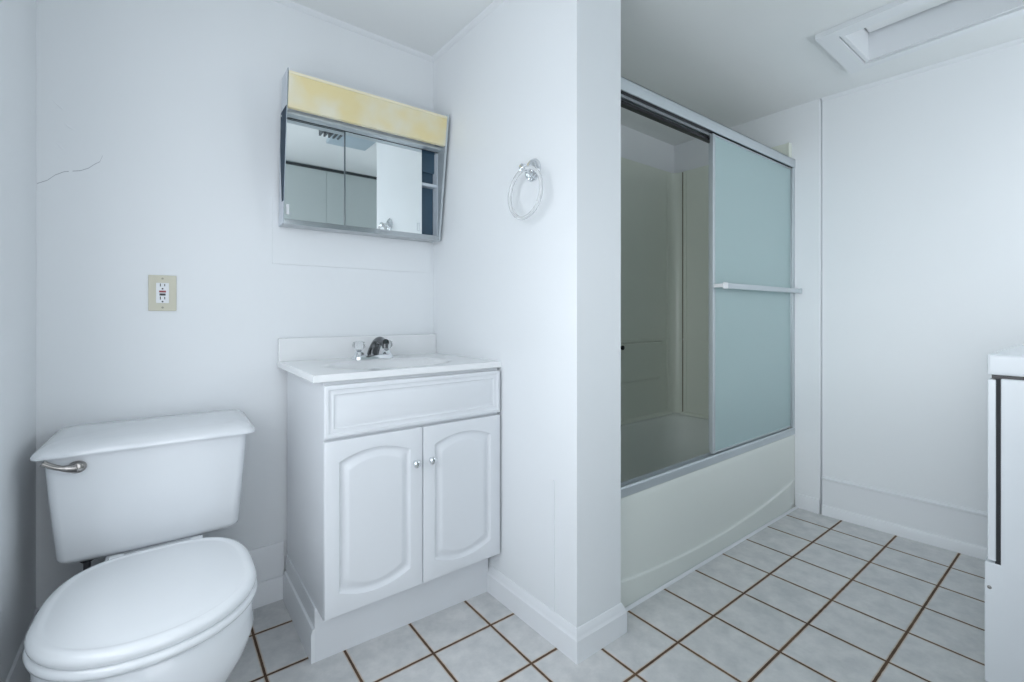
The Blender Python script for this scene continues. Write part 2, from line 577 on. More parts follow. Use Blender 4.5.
frame_bar(bm, ox0, HX0, oy0, oy1)
frame_bar(bm, HX1, ox1, oy0, oy1)
frame_bar(bm, HX0, HX1, HY1, oy1)
frame_bar(bm, HX0, HX1, oy0, HY0)
link('frame', bm, TRIM, t, smooth=0)
bm = BM()
prism(bm, [(HX0 + .004, HY0 + .004), (HX0 + .016, HY0 + .004), (HX0 + .016, HY1 - .004), (HX0 + .004, HY1 - .004)], 2.200, 2.36)
prism(bm, [(HX1 - .016, HY0 + .004), (HX1 - .004, HY0 + .004), (HX1 - .004, HY1 - .004), (HX1 - .016, HY1 - .004)], 2.200, 2.36)
prism(bm, [(HX0 + .016, HY1 - .016), (HX1 - .016, HY1 - .016), (HX1 - .016, HY1 - .004), (HX0 + .016, HY1 - .004)], 2.200, 2.36)
prism(bm, [(HX0 + .016, HY0 + .004), (HX1 - .016, HY0 + .004), (HX1 - .016, HY0 + .016), (HX0 + .016, HY0 + .016)], 2.200, 2.36)
link('shaft_lining', bm, TRIM, t, smooth=0)
bm = BM(); box(bm, HX0 + .020, HX1 - .026, HY0 + .020, HY1 - .022, 2.318, 2.334)
link('lid', bm, CEIL, t, smooth=0)
bm = BM(); box(bm, HX0 + .006, HX1 - .006, HY0 + .006, HY1 - .006, 2.361, 2.372)
link('attic_darkness', bm, DARK, t, smooth=0)  # dark sheet standing in for the unlit attic above the lid

# ceiling exhaust fan (seen in the mirror)
t = thing('exhaust_fan', 'grey ceiling exhaust fan and light seen in the cabinet mirror', 'exhaust fan', (1.0, .58, zc(1.0)))
bm = BM()
box(bm, .89, 1.15, .45, .79, zc(1) - .028, zc(1) + .002, .008)
link('housing', bm, GREYP, t)
bm = BM()
for k in range(5):
    box(bm, .808 + .028 * k, .818 + .028 * k, .585, .755, zc(1) - .036, zc(1) + .001)
link('grille', bm, mat('grille_dark', (.10, .115, .125), .6), t, smooth=0)

# ------------------------------------------------------------------ toilet
TYAW = math.radians(-1.4)
toilet = thing('toilet', 'white two-piece toilet with its lid closed, beside the white vanity', 'toilet', (-.022, 1.33, 0), TYAW)


def egg(w, yf, yb, z, n=64, nf=2.0, nb=3.1):
    """seat outline: half width w, front tip at -yf, back at +yb (local)"""
    pts = []
    for i in range(n):
        a = 2 * math.pi * i / n
        c, s = math.cos(a), math.sin(a)
        e = nf if s < 0 else nb
        x = math.copysign(abs(c) ** (2 / (2.15 if s < 0 else nb)), c) * w
        y = math.copysign(abs(s) ** (2 / e), s) * (yf if s < 0 else yb)
        pts.append(Vector((x + .013, y, z)))
    return pts


bm = BM()
W, F, K = .203, .199, .262
rings = [egg(.150, .19, .20, .404), egg(W - .004, F - .004, K - .003, .404), egg(W, F, K, .410), egg(W + .001, F + .001, K, .417), egg(W - .003, F - .003, K - .003, .4245), egg(W - .010, F - .010, K - .009, .4290),
         egg(W - .018, F - .018, K - .016, .4298), egg(W - .023, F - .023, K - .020, .4280), egg(W - .028, F - .028, K - .025, .4278), egg(W - .040, F - .04, K - .036, .4292), egg(.10, .13, .12, .4312), egg(.03, .04, .04, .4316)]
loft(bm, rings)
link('seat_lid', bm, SEATM, toilet, world=False, smooth=50)
bm = BM()
rings = [egg(W - .055, F - .06, K - .10, .384), egg(W - .006, F - .006, K - .012, .382), egg(W + .001, F + .003, K - .010, .386), egg(W + .003, F + .005, K - .010, .393), egg(W, F + .002, K - .010, .400), egg(W - .008, F - .006, K - .012, .4035), egg(W - .055, F - .06, K - .10, .4035)]
loft(bm, rings, False, False)
ring_a = rings[0]
link('seat', bm, SEATM, toilet, world=False, smooth=50)
# bowl
bm = BM()
rings = [egg(.06, .08, .10, .380), egg(W - .014, F - .012, K - .03, .380), egg(W - .008, F - .006, K - .02, .374), egg(W - .008, F - .006, K - .02, .345), egg(W - .005, F - .006, K - .02, .31), egg(W - .018, F - .020, K - .02, .265),
         egg(W - .050, F - .056, K - .02, .21), egg(W - .078, F - .090, K - .02, .14), egg(W - .088, F - .10, K - .02, .07), egg(W - .086, F - .095, K - .02, .025), egg(W - .078, F - .085, K - .02, 0)]
loft(bm, rings)
for rg in ([rrect(-.125, .125, .12, .50, .05, z) for z in (.0, .02)],):
    pass
loft(bm, [rrect(-.105, .105, .10, .46, .04, 0), rrect(-.100, .100, .10, .46, .04, .06), rrect(-.105, .105, .10, .48, .04, .22), rrect(-.105, .115, .12, .535, .04, .34), rrect(-.105, .115, .12, .54, .04, .395), rrect(-.100, .110, .13, .535, .035, .405)])
link('bowl', bm, PORC, toilet, world=False, smooth=60)
# tank
bm = BM()
TX = .006


def tank_ring(w, y0, y1, r, z, bow=.012):
    pts = rrect(TX - w, TX + w, y0, y1, r, z, 6)
    for p in pts:
        if p.y < (y0 + y1) / 2:
            p.y -= bow * max(0, 1 - ((p.x - TX) / w) ** 2)
    return pts


loft(bm, [tank_ring(.150, .33, .50, .03, .406), tank_ring(.194, .318, .54, .025, .413), tank_ring(.202, .309, .550, .023, .421), tank_ring(.204, .306, .552, .022, .43), tank_ring(.216, .297, .556, .022, .58), tank_ring(.224, .289, .558, .022, .7025)])
link('tank', bm, PORC, toilet, world=False, smooth=50)
bm = BM()
loft(bm, [tank_ring(.228, .284, .566, .02, .702, .012), tank_ring(.243, .266, .572, .020, .702, .014), tank_ring(.244, .265, .572, .020, .708, .014), tank_ring(.240, .269, .570, .022, .715, .014), tank_ring(.231, .281, .566, .026, .7225, .014), tank_ring(.220, .295, .560, .030, .7275, .012), tank_ring(.200, .32, .545, .04, .7305, .01), tank_ring(.10, .40, .48, .03, .733, .0)])
link('tank_lid', bm, PORC, toilet, world=False, smooth=40)
# hinge caps
for s in (-1, 1):
    bm = BM(); box(bm, s * .088 - .004, s * .088 + .028, .256, .286, .400, .421, .006, 3)
    link('hinge', bm, SEATM, toilet, world=False)
# flush lever: rosette and curved arm
lev = BM()
LX, LY, LZ = -.152, .288, .670
lathe(lev, [(.004, .0), (.017, .0), (.019, .006), (.017, .012), (.010, .016), (.003, .017)], (LX, LY, LZ), (0, -1, 0), 24, 1.0, .85)
pts, rad = [], []
for i in range(13):
    u = i / 12
    pts.append((LX - .060 * u, LY - .018 - .010 * u, LZ + .002 + .024 * (u ** 1.4) - .004 * math.sin(u * math.pi)))
    rad.append(.0135 - .0070 * min(1, u * 2.2) + .003 * max(0, u - .6))
tube(lev, pts, rad, 14)
link('flush_lever', lev, NICKEL, toilet, world=False, smooth=60)
for s in (-1, 1):
    bm = BM(); lathe(bm, [(.013, 0), (.013, .008), (.010, .016), (.003, .019)], (s * .095 + .012, .10, .012), (0, 0, 1), 16)
    link('bolt_cap', bm, PORC, toilet, world=False, smooth=60)

# water supply under the tank
t = thing('water_supply_hose', 'dark braided water hose with a nut under the left side of the toilet tank', 'hose', (-.158, 1.72, 0))
bm = BM(); tube(bm, [(-.158, 1.72, .398), (-.158, 1.72, .36), (-.166, 1.74, .27), (-.185, 1.80, .20), (-.20, 1.845, .18)], .008, 12)
link('hose', bm, RUBBER, t)
bm = BM(); lathe(bm, [(.008, 0), (.015, .0), (.015, .020), (.011, .028), (.006, .028)], (-.158, 1.72, .383), (0, 0, 1), 6)
link('coupling_nut', bm, BLACKP, t, smooth=0)
bm = BM(); tube(bm, [(-.20, 1.90, .18), (-.20, 1.85, .18)], .010, 12); lathe(bm, [(.003, 0), (.014, 0), (.014, .02), (.003, .02)], (-.20, 1.85, .172), (0, 0, 1), 16)
tube(bm, [(-.20, 1.86, .18), (-.20, 1.82, .18)], [.016, .012], 12)
link('shutoff_valve', bm, CHROME, t)

# ------------------------------------------------------------------ vanity
VX0, VX1, VF = .380, 1.004, 1.405          # body
van = thing('vanity_cabinet', 'white bathroom vanity cabinet with two arched panel doors, against the partition', 'vanity cabinet', (.69, 1.65, 0))
bm = BM()
box(bm, VX0, VX0 + .016, VF, YB - .026, .165, .862, .001, 1)
box(bm, VX1 - .016, VX1 - .001, VF, YB - .026, .165, .862, .001, 1)
box(bm, VX0 + .016, VX1 - .016, VF + .004, YB - .026, .165, .181)
box(bm, VX0 + .016, VX1 - .016, VF, VF + .018, .685, .862)
box(bm, VX0 + .016, VX1 - .016, YB - .036, YB - .026, .165, .862)
box(bm, .67, .715, VF + .001, VF + .018, .165, .69)
link('body', bm, VAN, van, smooth=0)
bm = BM()
prism(bm, [(VX0 - .004, 1.484), (VX1 - .002, 1.464), (VX1 - .002, YB - .03), (VX0 - .004, YB - .03)], 0, .165)
link('toe_kick', bm, VAN, van, smooth=0)
bm = BM(); sweep(bm, [(0, 0), (.010, 0), (.010, .085), (.006, .1), (0, .103)], (VX0 - .004, 1.484, 0), (VX0 - .004, YB - .026, 0), (-1, 0, 0))
link('side_base_moulding', bm, TRIM, van)


def rect_ring(x0, x1, z0, z1, y, n):
    """n points a side, from bottom-left counter-clockwise seen from the front"""
    p = []
    for i in range(n):
        p.append((x0 + (x1 - x0) * i / n, y, z0))
    for i in range(n):
        p.append((x1, y, z0 + (z1 - z0) * i / n))
    for i in range(n):
        p.append((x1 - (x1 - x0) * i / n, y, z1))
    for i in range(n):
        p.append((x0, y, z1 - (z1 - z0) * i / n))
    return p


def arch_ring(x0, x1, z0, z1, bulge, y, n):
    p = []
    xc, hw = (x0 + x1) / 2, (x1 - x0) / 2
    f = lambda x: bulge * (1 - ((x - xc) / hw) ** 2)
    for i in range(n):
        x = x0 + (x1 - x0) * i / n
        p.append((x, y, z0 - f(x)))
    for i in range(n):
        p.append((x1, y, z0 + (z1 - z0) * i / n))
    for i in range(n):
        x = x1 - (x1 - x0) * i / n
        p.append((x, y, z1 + f(x)))
    for i in range(n):
        p.append((x0, y, z1 - (z1 - z0) * i / n))
    return p


def vanity_door(x0, x1, z0, z1):
    bm = BM()
    yb_, yf = VF - .001, VF - .019
    n = 14
    a0, a1, c0, c1, bu = x0 + .041, x1 - .043, z0 + .066, z1 - .064, .027
    rings = [rect_ring(x0, x1, z0, z1, yb_, n), rect_ring(x0, x1, z0, z1, yf + .004, n), rect_ring(x0 + .0015, x1 - .0015, z0 + .0015, z1 - .0015, yf + .001, n), rect_ring(x0 + .004, x1 - .004, z0 + .004, z1 - .004, yf, n)]
    for d, dy in ((0, 0), (.002, .0022), (.005, .0080), (.009, .0105), (.013, .0102), (.018, .0080), (.026, .0022), (.030, .0008), (.034, .0006)):
        rings.append(arch_ring(a0 + d, a1 - d, c0 + d, c1 - d, bu, yf + dy, n))
    loft(bm, rings)
    return bm


DM = .690
for i, (x0, x1) in enumerate(((VX0 - .002, DM - .0015), (DM + .0015, VX1 - .001))):
    d = link('door', vanity_door(x0, x1, .175, .690), VAN, van, smooth=40)
    kx = DM - .030 if i == 0 else DM + .027
    bm = BM()
    lathe(bm, [(.003, 0), (.007, 0), (.006, .003), (.0045, .008), (.006, .012), (.0125, .016), (.0135, .020), (.011, .024), (.004, .026)], (kx, VF - .019, .579), (0, -1, 0), 20)
    link('knob', bm, CHROME, d, smooth=50)
bm = BM()
x0, x1, z0, z1, yf, n = VX0 - .002, VX1 - .001, .699, .853, VF - .019, 4
rings = [rect_ring(x0, x1, z0, z1, VF - .001, n)]
for d, dy in ((0, .004), (.0015, .001), (.004, 0), (.012, 0), (.014, .002), (.018, .003), (.022, .0028), (.026, .0015), (.030, .0045), (.034, .0050), (.040, .0040), (.046, .0025)):
    rings.append(rect_ring(x0 + d, x1 - d, z0 + d, z1 - d, yf + dy, n))
loft(bm, rings)
link('drawer_front', bm, VAN, van, smooth=25)

# one-piece top with the basin moulded in
CT, CB = .885, .862
top = thing('bathroom_sink', 'white moulded sink top with backsplash on the vanity cabinet', 'sink', (.678, 1.65, CB))
bm = BM()
cx0, cx1, cy0, cy1 = .349, px(1.4) - .001, 1.393, YB - .006
NX, NY = 56, 44
bx, by, rx, ry = .672, 1.605, .215, .150


def basin_z(x, y):
    r = math.hypot((x - bx) / rx, (y - by) / ry)
    if r >= 1.12:
        return CT
    if r >= 1.0:
        t_ = (1.12 - r) / .12
        return CT - .004 * t_ * t_
    return CT - .004 - .125 * (1 - r ** 2.6)


xs = [cx0 + (cx1 - cx0) * i / NX for i in range(NX + 1)]
ys = [cy0 + (cy1 - cy0) * j / NY for j in range(NY + 1)]
xs[0] += .004; ys[0] += .004
g = [[bm.verts.new((x, y, basin_z(x, y))) for y in ys] for x in xs]
for i in range(NX):
    for j in range(NY):
        bm.faces.new((g[i][j], g[i + 1][j], g[i + 1][j + 1], g[i][j + 1]))
border = [g[i][0] for i in range(NX + 1)] + [g[NX][j] for j in range(1, NY + 1)] + [g[i][NY] for i in range(NX - 1, -1, -1)] + [g[0][j] for j in range(NY - 1, 0, -1)]


def off(v, z):
    x, y = v.co.x, v.co.y
    if abs(x - xs[0]) < 1e-6: x = cx0
    if abs(y - ys[0]) < 1e-6: y = cy0
    return bm.verts.new((x, y, z))


b1 = [off(v, CT - .005) for v in border]
b2 = [off(v, CB + .003) for v in border]
b3 = [bm.verts.new((v.co.x, v.co.y, CB)) for v in border]
for a, b in ((border, b1), (b1, b2), (b2, b3)):
    ring_faces(bm, a, b)
link('countertop', bm, MARBLE, top, smooth=40)
bm = BM(); box(bm, cx0 + .003, px(1.9) - .001, YB - .026, YB - .004, CT - .002, .971, .005, 3)
link('backsplash', bm, MARBLE, top)
bm = BM(); lathe(bm, [(.002, .0), (.020, 0), (.022, .003), (.016, .004), (.003, .002)], (bx, by, CT - .129), (0, 0, 1), 24)
link('drain', bm, CHROME, top, smooth=50)

# faucet
fau = thing('faucet', 'chrome faucet with two clear round knobs on the vanity sink top', 'faucet', (.675, 1.80, CT))
FX, FY = .677, 1.800
bm = BM()
loft(bm, [rrect(FX - .082, FX + .082, FY - .028, FY + .028, .027, z) for z in (CT, CT + .010)] + [rrect(FX - .078, FX + .078, FY - .024, FY + .024, .023, CT + .016), rrect(FX - .070, FX + .070, FY - .016, FY + .016, .015, CT + .018)])
link('base', bm, CHROME, fau, smooth=50)
bm = BM()
pts, rad = [], []
for i in range(15):
    u = i / 14
    pts.append((FX, FY + .004 - .135 * u ** 1.15, CT + .014 + .060 * math.sin(min(1, u * 1.25) * math.pi * .62)))
    rad.append(.023 - .010 * u)
tube(bm, pts, rad, 16)
lathe(bm, [(.003, 0), (.011, 0), (.011, .018), (.003, .018)], (pts[-1][0], pts[-1][1] + .006, pts[-1][2] - .022), (0, 0, 1), 16)
link('spout', bm, mat('chrome_dark_reflection', (.12, .125, .13), .10, 1.0), fau, smooth=60)  # dark reflections of the chrome put into its base colour
for s in (-1, 1):
    bm = BM()
    lathe(bm, [(.004, 0), (.021, 0), (.018, .010), (.012, .016), (.009, .024), (.003, .026)], (FX + s * .056, FY, CT + .014), (0, 0, 1), 20)
    st = link('handle_stem', bm, CHROME, fau, smooth=60)
    bm = BM()
    prof_ = [(.006, 0), (.016, .003), (.0235, .012), (.0245, .020), (.021, .030), (.013, .036), (.004, .037)]
    n = 20
    rings = []
    for r, h in prof_:
        rings.append([Vector((FX + s * .056 + r * (1 + .05 * (k % 2)) * math.cos(2 * math.pi * k / n), FY + r * (1 + .05 * (k % 2)) * math.sin(2 * math.pi * k / n), CT + .036 + h)) for k in range(n)])
    loft(bm, rings)
    link('knob', bm, ACRYL, st, smooth=20)

# ------------------------------------------------------------------ medicine cabinet
cab = thing('medicine_cabinet', 'mirrored medicine cabinet with a yellowed light strip, hanging above the sink', 'medicine cabinet', (.667, YB, 1.388))
MX0, MX1, MZ0, MZ1 = .354, .992, 1.388, 1.918
YW = YB - .006


def yfront(z):
    return 1.825 - .081 * (z - MZ0) / (MZ1 - MZ0)


def cheek(x0, x1):
    bm = BM()
    poly = [(YW, MZ0), (yfront(MZ0), MZ0), (yfront(MZ1), MZ1), (yfront(MZ1) + .098, MZ1), (yfront(1.60) + .098, 1.60)]
    a = [bm.verts.new((x0, y, z)) for y, z in poly]
    b = [bm.verts.new((x1, y, z)) for y, z in poly]
    fs = [bm.faces.new(a), bm.faces.new(list(reversed(b)))]
    for i in range(5):
        j = (i + 1) % 5
        fs.append(bm.faces.new((a[i], b[i], b[j], a[j])))
    bmesh.ops.bevel(bm, geom=list({e for f in fs for e in f.edges}), offset=.0012, segments=2, affect='EDGES')
    return bm


sp = link('side_panel', cheek(MX0, MX0 + .003), STEEL, cab)
bm = BM()
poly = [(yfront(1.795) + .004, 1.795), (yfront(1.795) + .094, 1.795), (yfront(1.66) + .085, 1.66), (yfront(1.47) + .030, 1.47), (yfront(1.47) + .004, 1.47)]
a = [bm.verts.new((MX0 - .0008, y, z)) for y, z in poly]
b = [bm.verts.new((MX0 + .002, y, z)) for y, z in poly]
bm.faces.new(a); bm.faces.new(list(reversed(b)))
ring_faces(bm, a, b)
link('side_reflection', bm, mat('painted_reflection', (.045, .07, .10), .6, spec=.1), sp, smooth=0)  # dark wedge painted on as the reflection in the steel side
link('side_panel', cheek(MX1 - .009, MX1), ALU, cab)
bm = BM()
box(bm, MX0 + .003, MX1 - .009, YW - .030, YW - .024, MZ0 + .001, 1.70)
box(bm, MX0 + .0032, .89, YW - .045, YW - .030, MZ0 + .021, 1.70)
box(bm, MX0 + .003, MX1 - .009, YW - .044, YW - .038, 1.69, 1.80)
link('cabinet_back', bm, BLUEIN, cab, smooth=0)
bm = BM(); box(bm, MX0 + .003, MX1 - .009, yfront(MZ0) - .001, YW - .001, MZ0, MZ0 + .020, .002)
link('bottom_sill', bm, mat('polished_sill', (.46, .49, .51), .18, .9), cab)
bm = BM(); box(bm, .88, MX1 - .010, 1.838, YW - .031, 1.624, 1.636, .001)
link('shelf', bm, CHEEKIN, cab)
bm = BM(); box(bm, MX1 - .0115, MX1 - .0095, 1.832, YW - .031, MZ0 + .021, 1.776)
link('side_liner', bm, CHEEKIN, cab, smooth=0)
bm = BM(); lathe(bm, [(.0005, 0), (.004, 0), (.003, .0015), (.0005, .002)], (MX0 - .0005, yfront(1.79) + .08, 1.782), (-1, 0, 0), 12)
link('screw', bm, CHROME, sp)
# sliding mirror doors: one pushed behind the other
MZA, MZB = MZ0 + .0205, 1.80
bm = BM(); box(bm, MX0 + .006, .700, 1.8365, 1.8405, MZA, MZB, .0006, 1)
d1 = link('mirror_door', bm, MIRROR, cab, smooth=0)
bm = BM(); box(bm, .577, .905, 1.8305, 1.8345, MZA, MZB, .0006, 1)
d2 = link('mirror_door', bm, MIRROR, cab, smooth=0)
bm = BM(); box(bm, .5762, .5782, 1.8295, 1.8352, MZA, MZB)
link('edge_strip', bm, mat('mirror_edge', (.10, .13, .15), .4), d2, smooth=0)
bm = BM(); box(bm, MX0 + .013, MX0 + .023, 1.8352, 1.8372, 1.425, 1.462, .0008, 1)
link('finger_pull', bm, WHITEP, d1)
bm = BM()
for x0, x1, z0, z1 in ((.883, .885, 1.422, 1.455), (.892, .894, 1.422, 1.455), (.883, .894, 1.453, 1.455), (.883, .894, 1.422, 1.424)):
    box(bm, x0, x1, 1.8298, 1.8308, z0, z1)
link('finger_pull', bm, ALU, d2, smooth=0)
# rail under the light
bm = BM(); box(bm, MX0 + .003, MX1 - .009, 1.790, 1.8300, 1.7765, 1.787, .0015)
link('light_rail', bm, ALU, cab)
bm = BM(); box(bm, MX0 + .003, MX1 - .009, 1.8285, 1.8302, 1.7750, 1.7764)
link('upper_track', bm, BLACKP, cab, smooth=0)
bm = BM(); box(bm, MX0 + .003, MX1 - .009, yfront(1.85) + .02, yfront(1.9) + .056, 1.802, MZ1 - .012, .004)
link('light_housing', bm, ALU, cab)
# yellowed diffuser, leaning with the sides, with a rolled top edge
bm = BM()
prof_ = [(yfront(1.788) + .012, 1.7880), (yfront(1.788) - .001, 1.7890), (yfront(1.90) - .001, 1.903), (yfront(1.908) + .003, 1.909), (yfront(1.910) + .035, 1.910), (yfront(1.910) + .035, 1.904), (yfront(1.9) + .012, 1.895)]
loft(bm, [[Vector((x, y, z)) for y, z in prof_] for x in (MX0 + .004, MX1 - .010)])
dif_ = link('light_diffuser', bm, YELLOW, cab, smooth=30)
bm = BM(); box(bm, MX0 + .004, MX1 - .010, yfront(1.905) - .0035, yfront(1.905) + .004, 1.899, 1.9085, .002)
link('top_lip', bm, CREAM, dif_)

# ------------------------------------------------------------------ outlet
out_ = thing('wall_outlet', 'ivory plate with a white outlet with test buttons on the wall above the toilet', 'outlet', (.0085, YB, 1.131))
bm = BM(); box(bm, -.0285, .0455, YB - .006, YB, 1.072, 1.189, .003, 3)
pl = link('cover_plate', bm, IVORY, out_)
for z in (1.083, 1.178):
    bm = BM(); lathe(bm, [(.0005, 0), (.0033, 0), (.003, .001), (.0005, .0013)], (.0085, YB - .006, z), (0, -1, 0), 12)
    link('screw', bm, mat('screw_head', (.35, .34, .28), .4, .6), pl)
bm = BM(); box(bm, -.0085, .0255, YB - .0085, YB - .004, 1.098, 1.164, .0015, 2)
rc = link('receptacle', bm, WHITEP, out_)
for z in (1.157, 1.114):
    for x, h in ((.0028, .0048), (.0142, .0038)):
        bm = BM(); box(bm, x - .0012, x + .0012, YB - .0090, YB - .0080, z - h, z + h)
        link('slot', bm, BLACKP, rc, smooth=0)
for z in (1.1445, 1.1025):
    bm = BM(); lathe(bm, [(.0003, 0), (.0026, 0), (.0026, .0006), (.0003, .0006)], (.0085, YB - .0084, z), (0, -1, 0), 12)
    link('ground_hole', bm, BLACKP, rc, smooth=0)
bm = BM(); box(bm, -.0005, .0175, YB - .0105, YB - .008, 1.1325, 1.1385, .0008)
link('reset_button', bm, REDP, rc)
bm = BM(); box(bm, .0005, .0165, YB - .0105, YB - .008, 1.1225, 1.1290, .0008)
link('test_button', bm, BLACKP, rc)

# ------------------------------------------------------------------ towel ring
tr_ = thing('towel_ring', 'white towel ring on a chrome mount on the partition wall', 'towel ring', (px(1.22), 1.22, 1.55))
bm = BM()
wx = px(1.22)
lathe(bm, [(.004, 0), (.039, 0), (.039, .004), (.034, .009), (.028, .010), (.025, .014), (.017, .016), (.012, .022), (.010, .036), (.012, .040), (.0145, .046), (.0125, .053), (.004, .056)], (wx, 1.212, 1.553), (-1, 0, 0), 28)
link('mount', bm, CHROME, tr_, smooth=35)
bm = BM()
RC = (wx - .047, 1.200, 1.466)
tube(bm, [(RC[0] + .004 * math.cos(a), RC[1] + .0835 * math.sin(a), RC[2] + .0835 * math.cos(a)) for a in [2 * math.pi * i / 56 for i in range(56)]], .0066, 12, closed=True)
link('ring', bm, RINGM, tr_, smooth=60)
bm = BM(); tube(bm, [(wx - .047, 1.216, 1.552), (wx - .047, 1.197, 1.552)], [.009, .0095], 14)
link('pivot', bm, CHROME, tr_, smooth=50)

# ------------------------------------------------------------------ bathtub
tub = thing('bathtub', 'white bathtub with a curved apron set between the partition and the right wall', 'bathtub', (2.0, 1.43, 0))
TX0, TX1, TY1, TZ = PR + .002, XE - .002, YTB - .024, .400
bm = BM()
k = 8
rings = [rrect(TX0, TX1, YT + .012, TY1, .006, TZ - .03, k), rrect(TX0, TX1, YT + .006, TY1, .008, TZ, k), rrect(TX0 + .06, TX1 - .055, YT + .085, TY1 - .035, .14, TZ, k), rrect(TX0 + .07, TX1 - .066, YT + .093, TY1 - .043, .14, TZ - .006, k),
         rrect(TX0 + .09, TX1 - .10, YT + .10, TY1 - .05, .15, TZ - .06, k), rrect(TX0 + .12, TX1 - .20, YT + .125, TY1 - .075, .16, .16, k), rrect(TX0 + .15, TX1 - .26, YT + .15, TY1 - .10, .16, .10, k), rrect(TX0 + .21, TX1 - .34, YT + .20, TY1 - .15, .13, .085, k)]
loft(bm, rings, False, True)
link('basin', bm, TUBM, tub, smooth=50)
bm = BM(); lathe(bm, [(.002, 0), (.028, 0), (.028, .003), (.02, .004), (.002, .002)], (TX0 + .34, 1.43, .0855), (0, 0, 1), 20)
link('drain', bm, CHROME, tub)
# apron: grid with a proud lower panel whose top edge is a long shallow curve
bm = BM()
NXa, NZa = 90, 64


def apron_col(x):
    zcv = .073 + .040 * ((x - 1.87) / .66) ** 2
    fade = max(0.0, min(1.0, (x - TX0) / .14)) * max(0.0, min(1.0, (TX1 - x) / .08))
    d = .009 * fade
    col = [(YT + .003 - d, zcv * f) for f in (0, .3, .6, .85, .95)]
    col += [(YT + .003 - d, zcv - .001), (YT + .003 - d * .92, zcv + .0008), (YT + .003 - d * .1, zcv + .0035), (YT + .003, zcv + .006)]
    z0 = zcv + .016
    col += [(YT + .003, z0 + (TZ - .03 - z0) * k_ / 8) for k_ in range(9)]
    col += [(YT + .003 + .006 * f * f, TZ - .03 + .03 * f) for f in (.25, .5, .75, 1)]
    return col


g = []
for i in range(NXa + 1):
    x = TX0 + (TX1 - TX0) * i / NXa
    g.append([bm.verts.new((x, y, z)) for y, z in apron_col(x)])
NZa = len(g[0]) - 1
for i in range(NXa):
    for j in range(NZa):
        bm.faces.new((g[i][j], g[i + 1][j], g[i + 1][j + 1], g[i][j + 1]))
bk = [[bm.verts.new((c[j].co.x, YT + .02, c[j].co.z)) for j in (0, NZa)] for c in (g[0], g[NXa])]
link('apron', bm, TUBM, tub, smooth=50)

# surround panels
sur = thing('tub_surround', 'ivory three-panel tub surround lining the shower alcove', 'tub surround', (2.0, YTB, .4))
SZ = 2.010
SB = YTB - .020      # inner face of back panel
SE = XE - .026       # inner face of end panel
bm = BM()
# back panel with a moulded soap ledge
box(bm, PR + .003, SE - .055, SB, YTB - .0005, .402, SZ, .003)
box(bm, PR + .003, SE - .055, SB - .006, SB + .004, .890, .902, .003)
bp_ = link('back_panel', bm, SURR, sur)
bm = BM()
prof_ = [(SB + .002, .64), (SB - .012, .655), (SB - .040, .86), (SB - .042, .878), (SB - .036, .884), (SB + .002, .886)]
loft(bm, [[Vector((x, SB + (y - SB) * s_, z)) for y, z in prof_] for x, s_ in ((PR + .02, 1), (2.56, 1), (2.59, .75), (2.60, .2))])
link('soap_ledge', bm, SURR, bp_, smooth=30)
bm = BM(); box(bm, SE, XE - .0005, YT + .018, YTB - .0205, .402, SZ, .004)
box(bm, SE - .006, SE + .004, YT + .03, SB - .03, .890, .902, .003)
box(bm, SE - .005, SE + .004, YT + .020, YT + .030, .402, SZ, .002)
link('end_panel', bm, SURR, sur)
# rounded corner piece
bm = BM()
arc = []
cxo, cyo, r = SE - .060, SB - .060, .058
ring0, ring1 = [], []
pts2 = [(SE - .09, SB - .004)] + [(cxo + r * math.sin(a), cyo + r * math.cos(a)) for a in [math.pi / 2 * i / 10 for i in range(11)]] + [(SE - .004, SB - .09)]
pts2 += [(SE - .001, SB - .09), (SE - .001, SB - .001), (SE - .09, SB - .001)]
prism(bm, pts2, .402, SZ - .002)
link('corner_panel', bm, SURR, sur, smooth=30)
bm = BM(); box(bm, SE - .007, SE + .001, SB - .0660, SB - .0610, .41, SZ - .006)
link('joint_line', bm, mat('joint_caulk', (.20, .18, .13), .7), sur, smooth=0)
bm = BM(); box(bm, PR + .0005, PR + .026, YT + .06, YTB - .0205, .402, SZ, .004)
link('faucet_end_panel', bm, SURR, sur)
bm = BM(); sweep(bm, [(0, 0), (.012, 0), (.010, .012), (0, .022)], (PR + .03, SB, .400), (SE - .05, SB, .400), (0, -1, 0))
sweep(bm, [(0, 0), (.012, 0), (.010, .012), (0, .022)], (SE, SB - .05, .400), (SE, YT + .06, .400), (-1, 0, 0))
link('bottom_bead', bm, SURR, sur)
t = thing('shower_knob', 'small dark round knob on the shower wall at the edge of the soap ledge', 'knob', (2.18, SB - .042, .868))
bm = BM(); lathe(bm, [(.003, 0), (.008, 0), (.007, .012), (.013, .018), (.013, .026), (.004, .030)], (2.150, SB - .040, .866), (0, -1, 0), 18)
link('knob', bm, BLACKP, t)

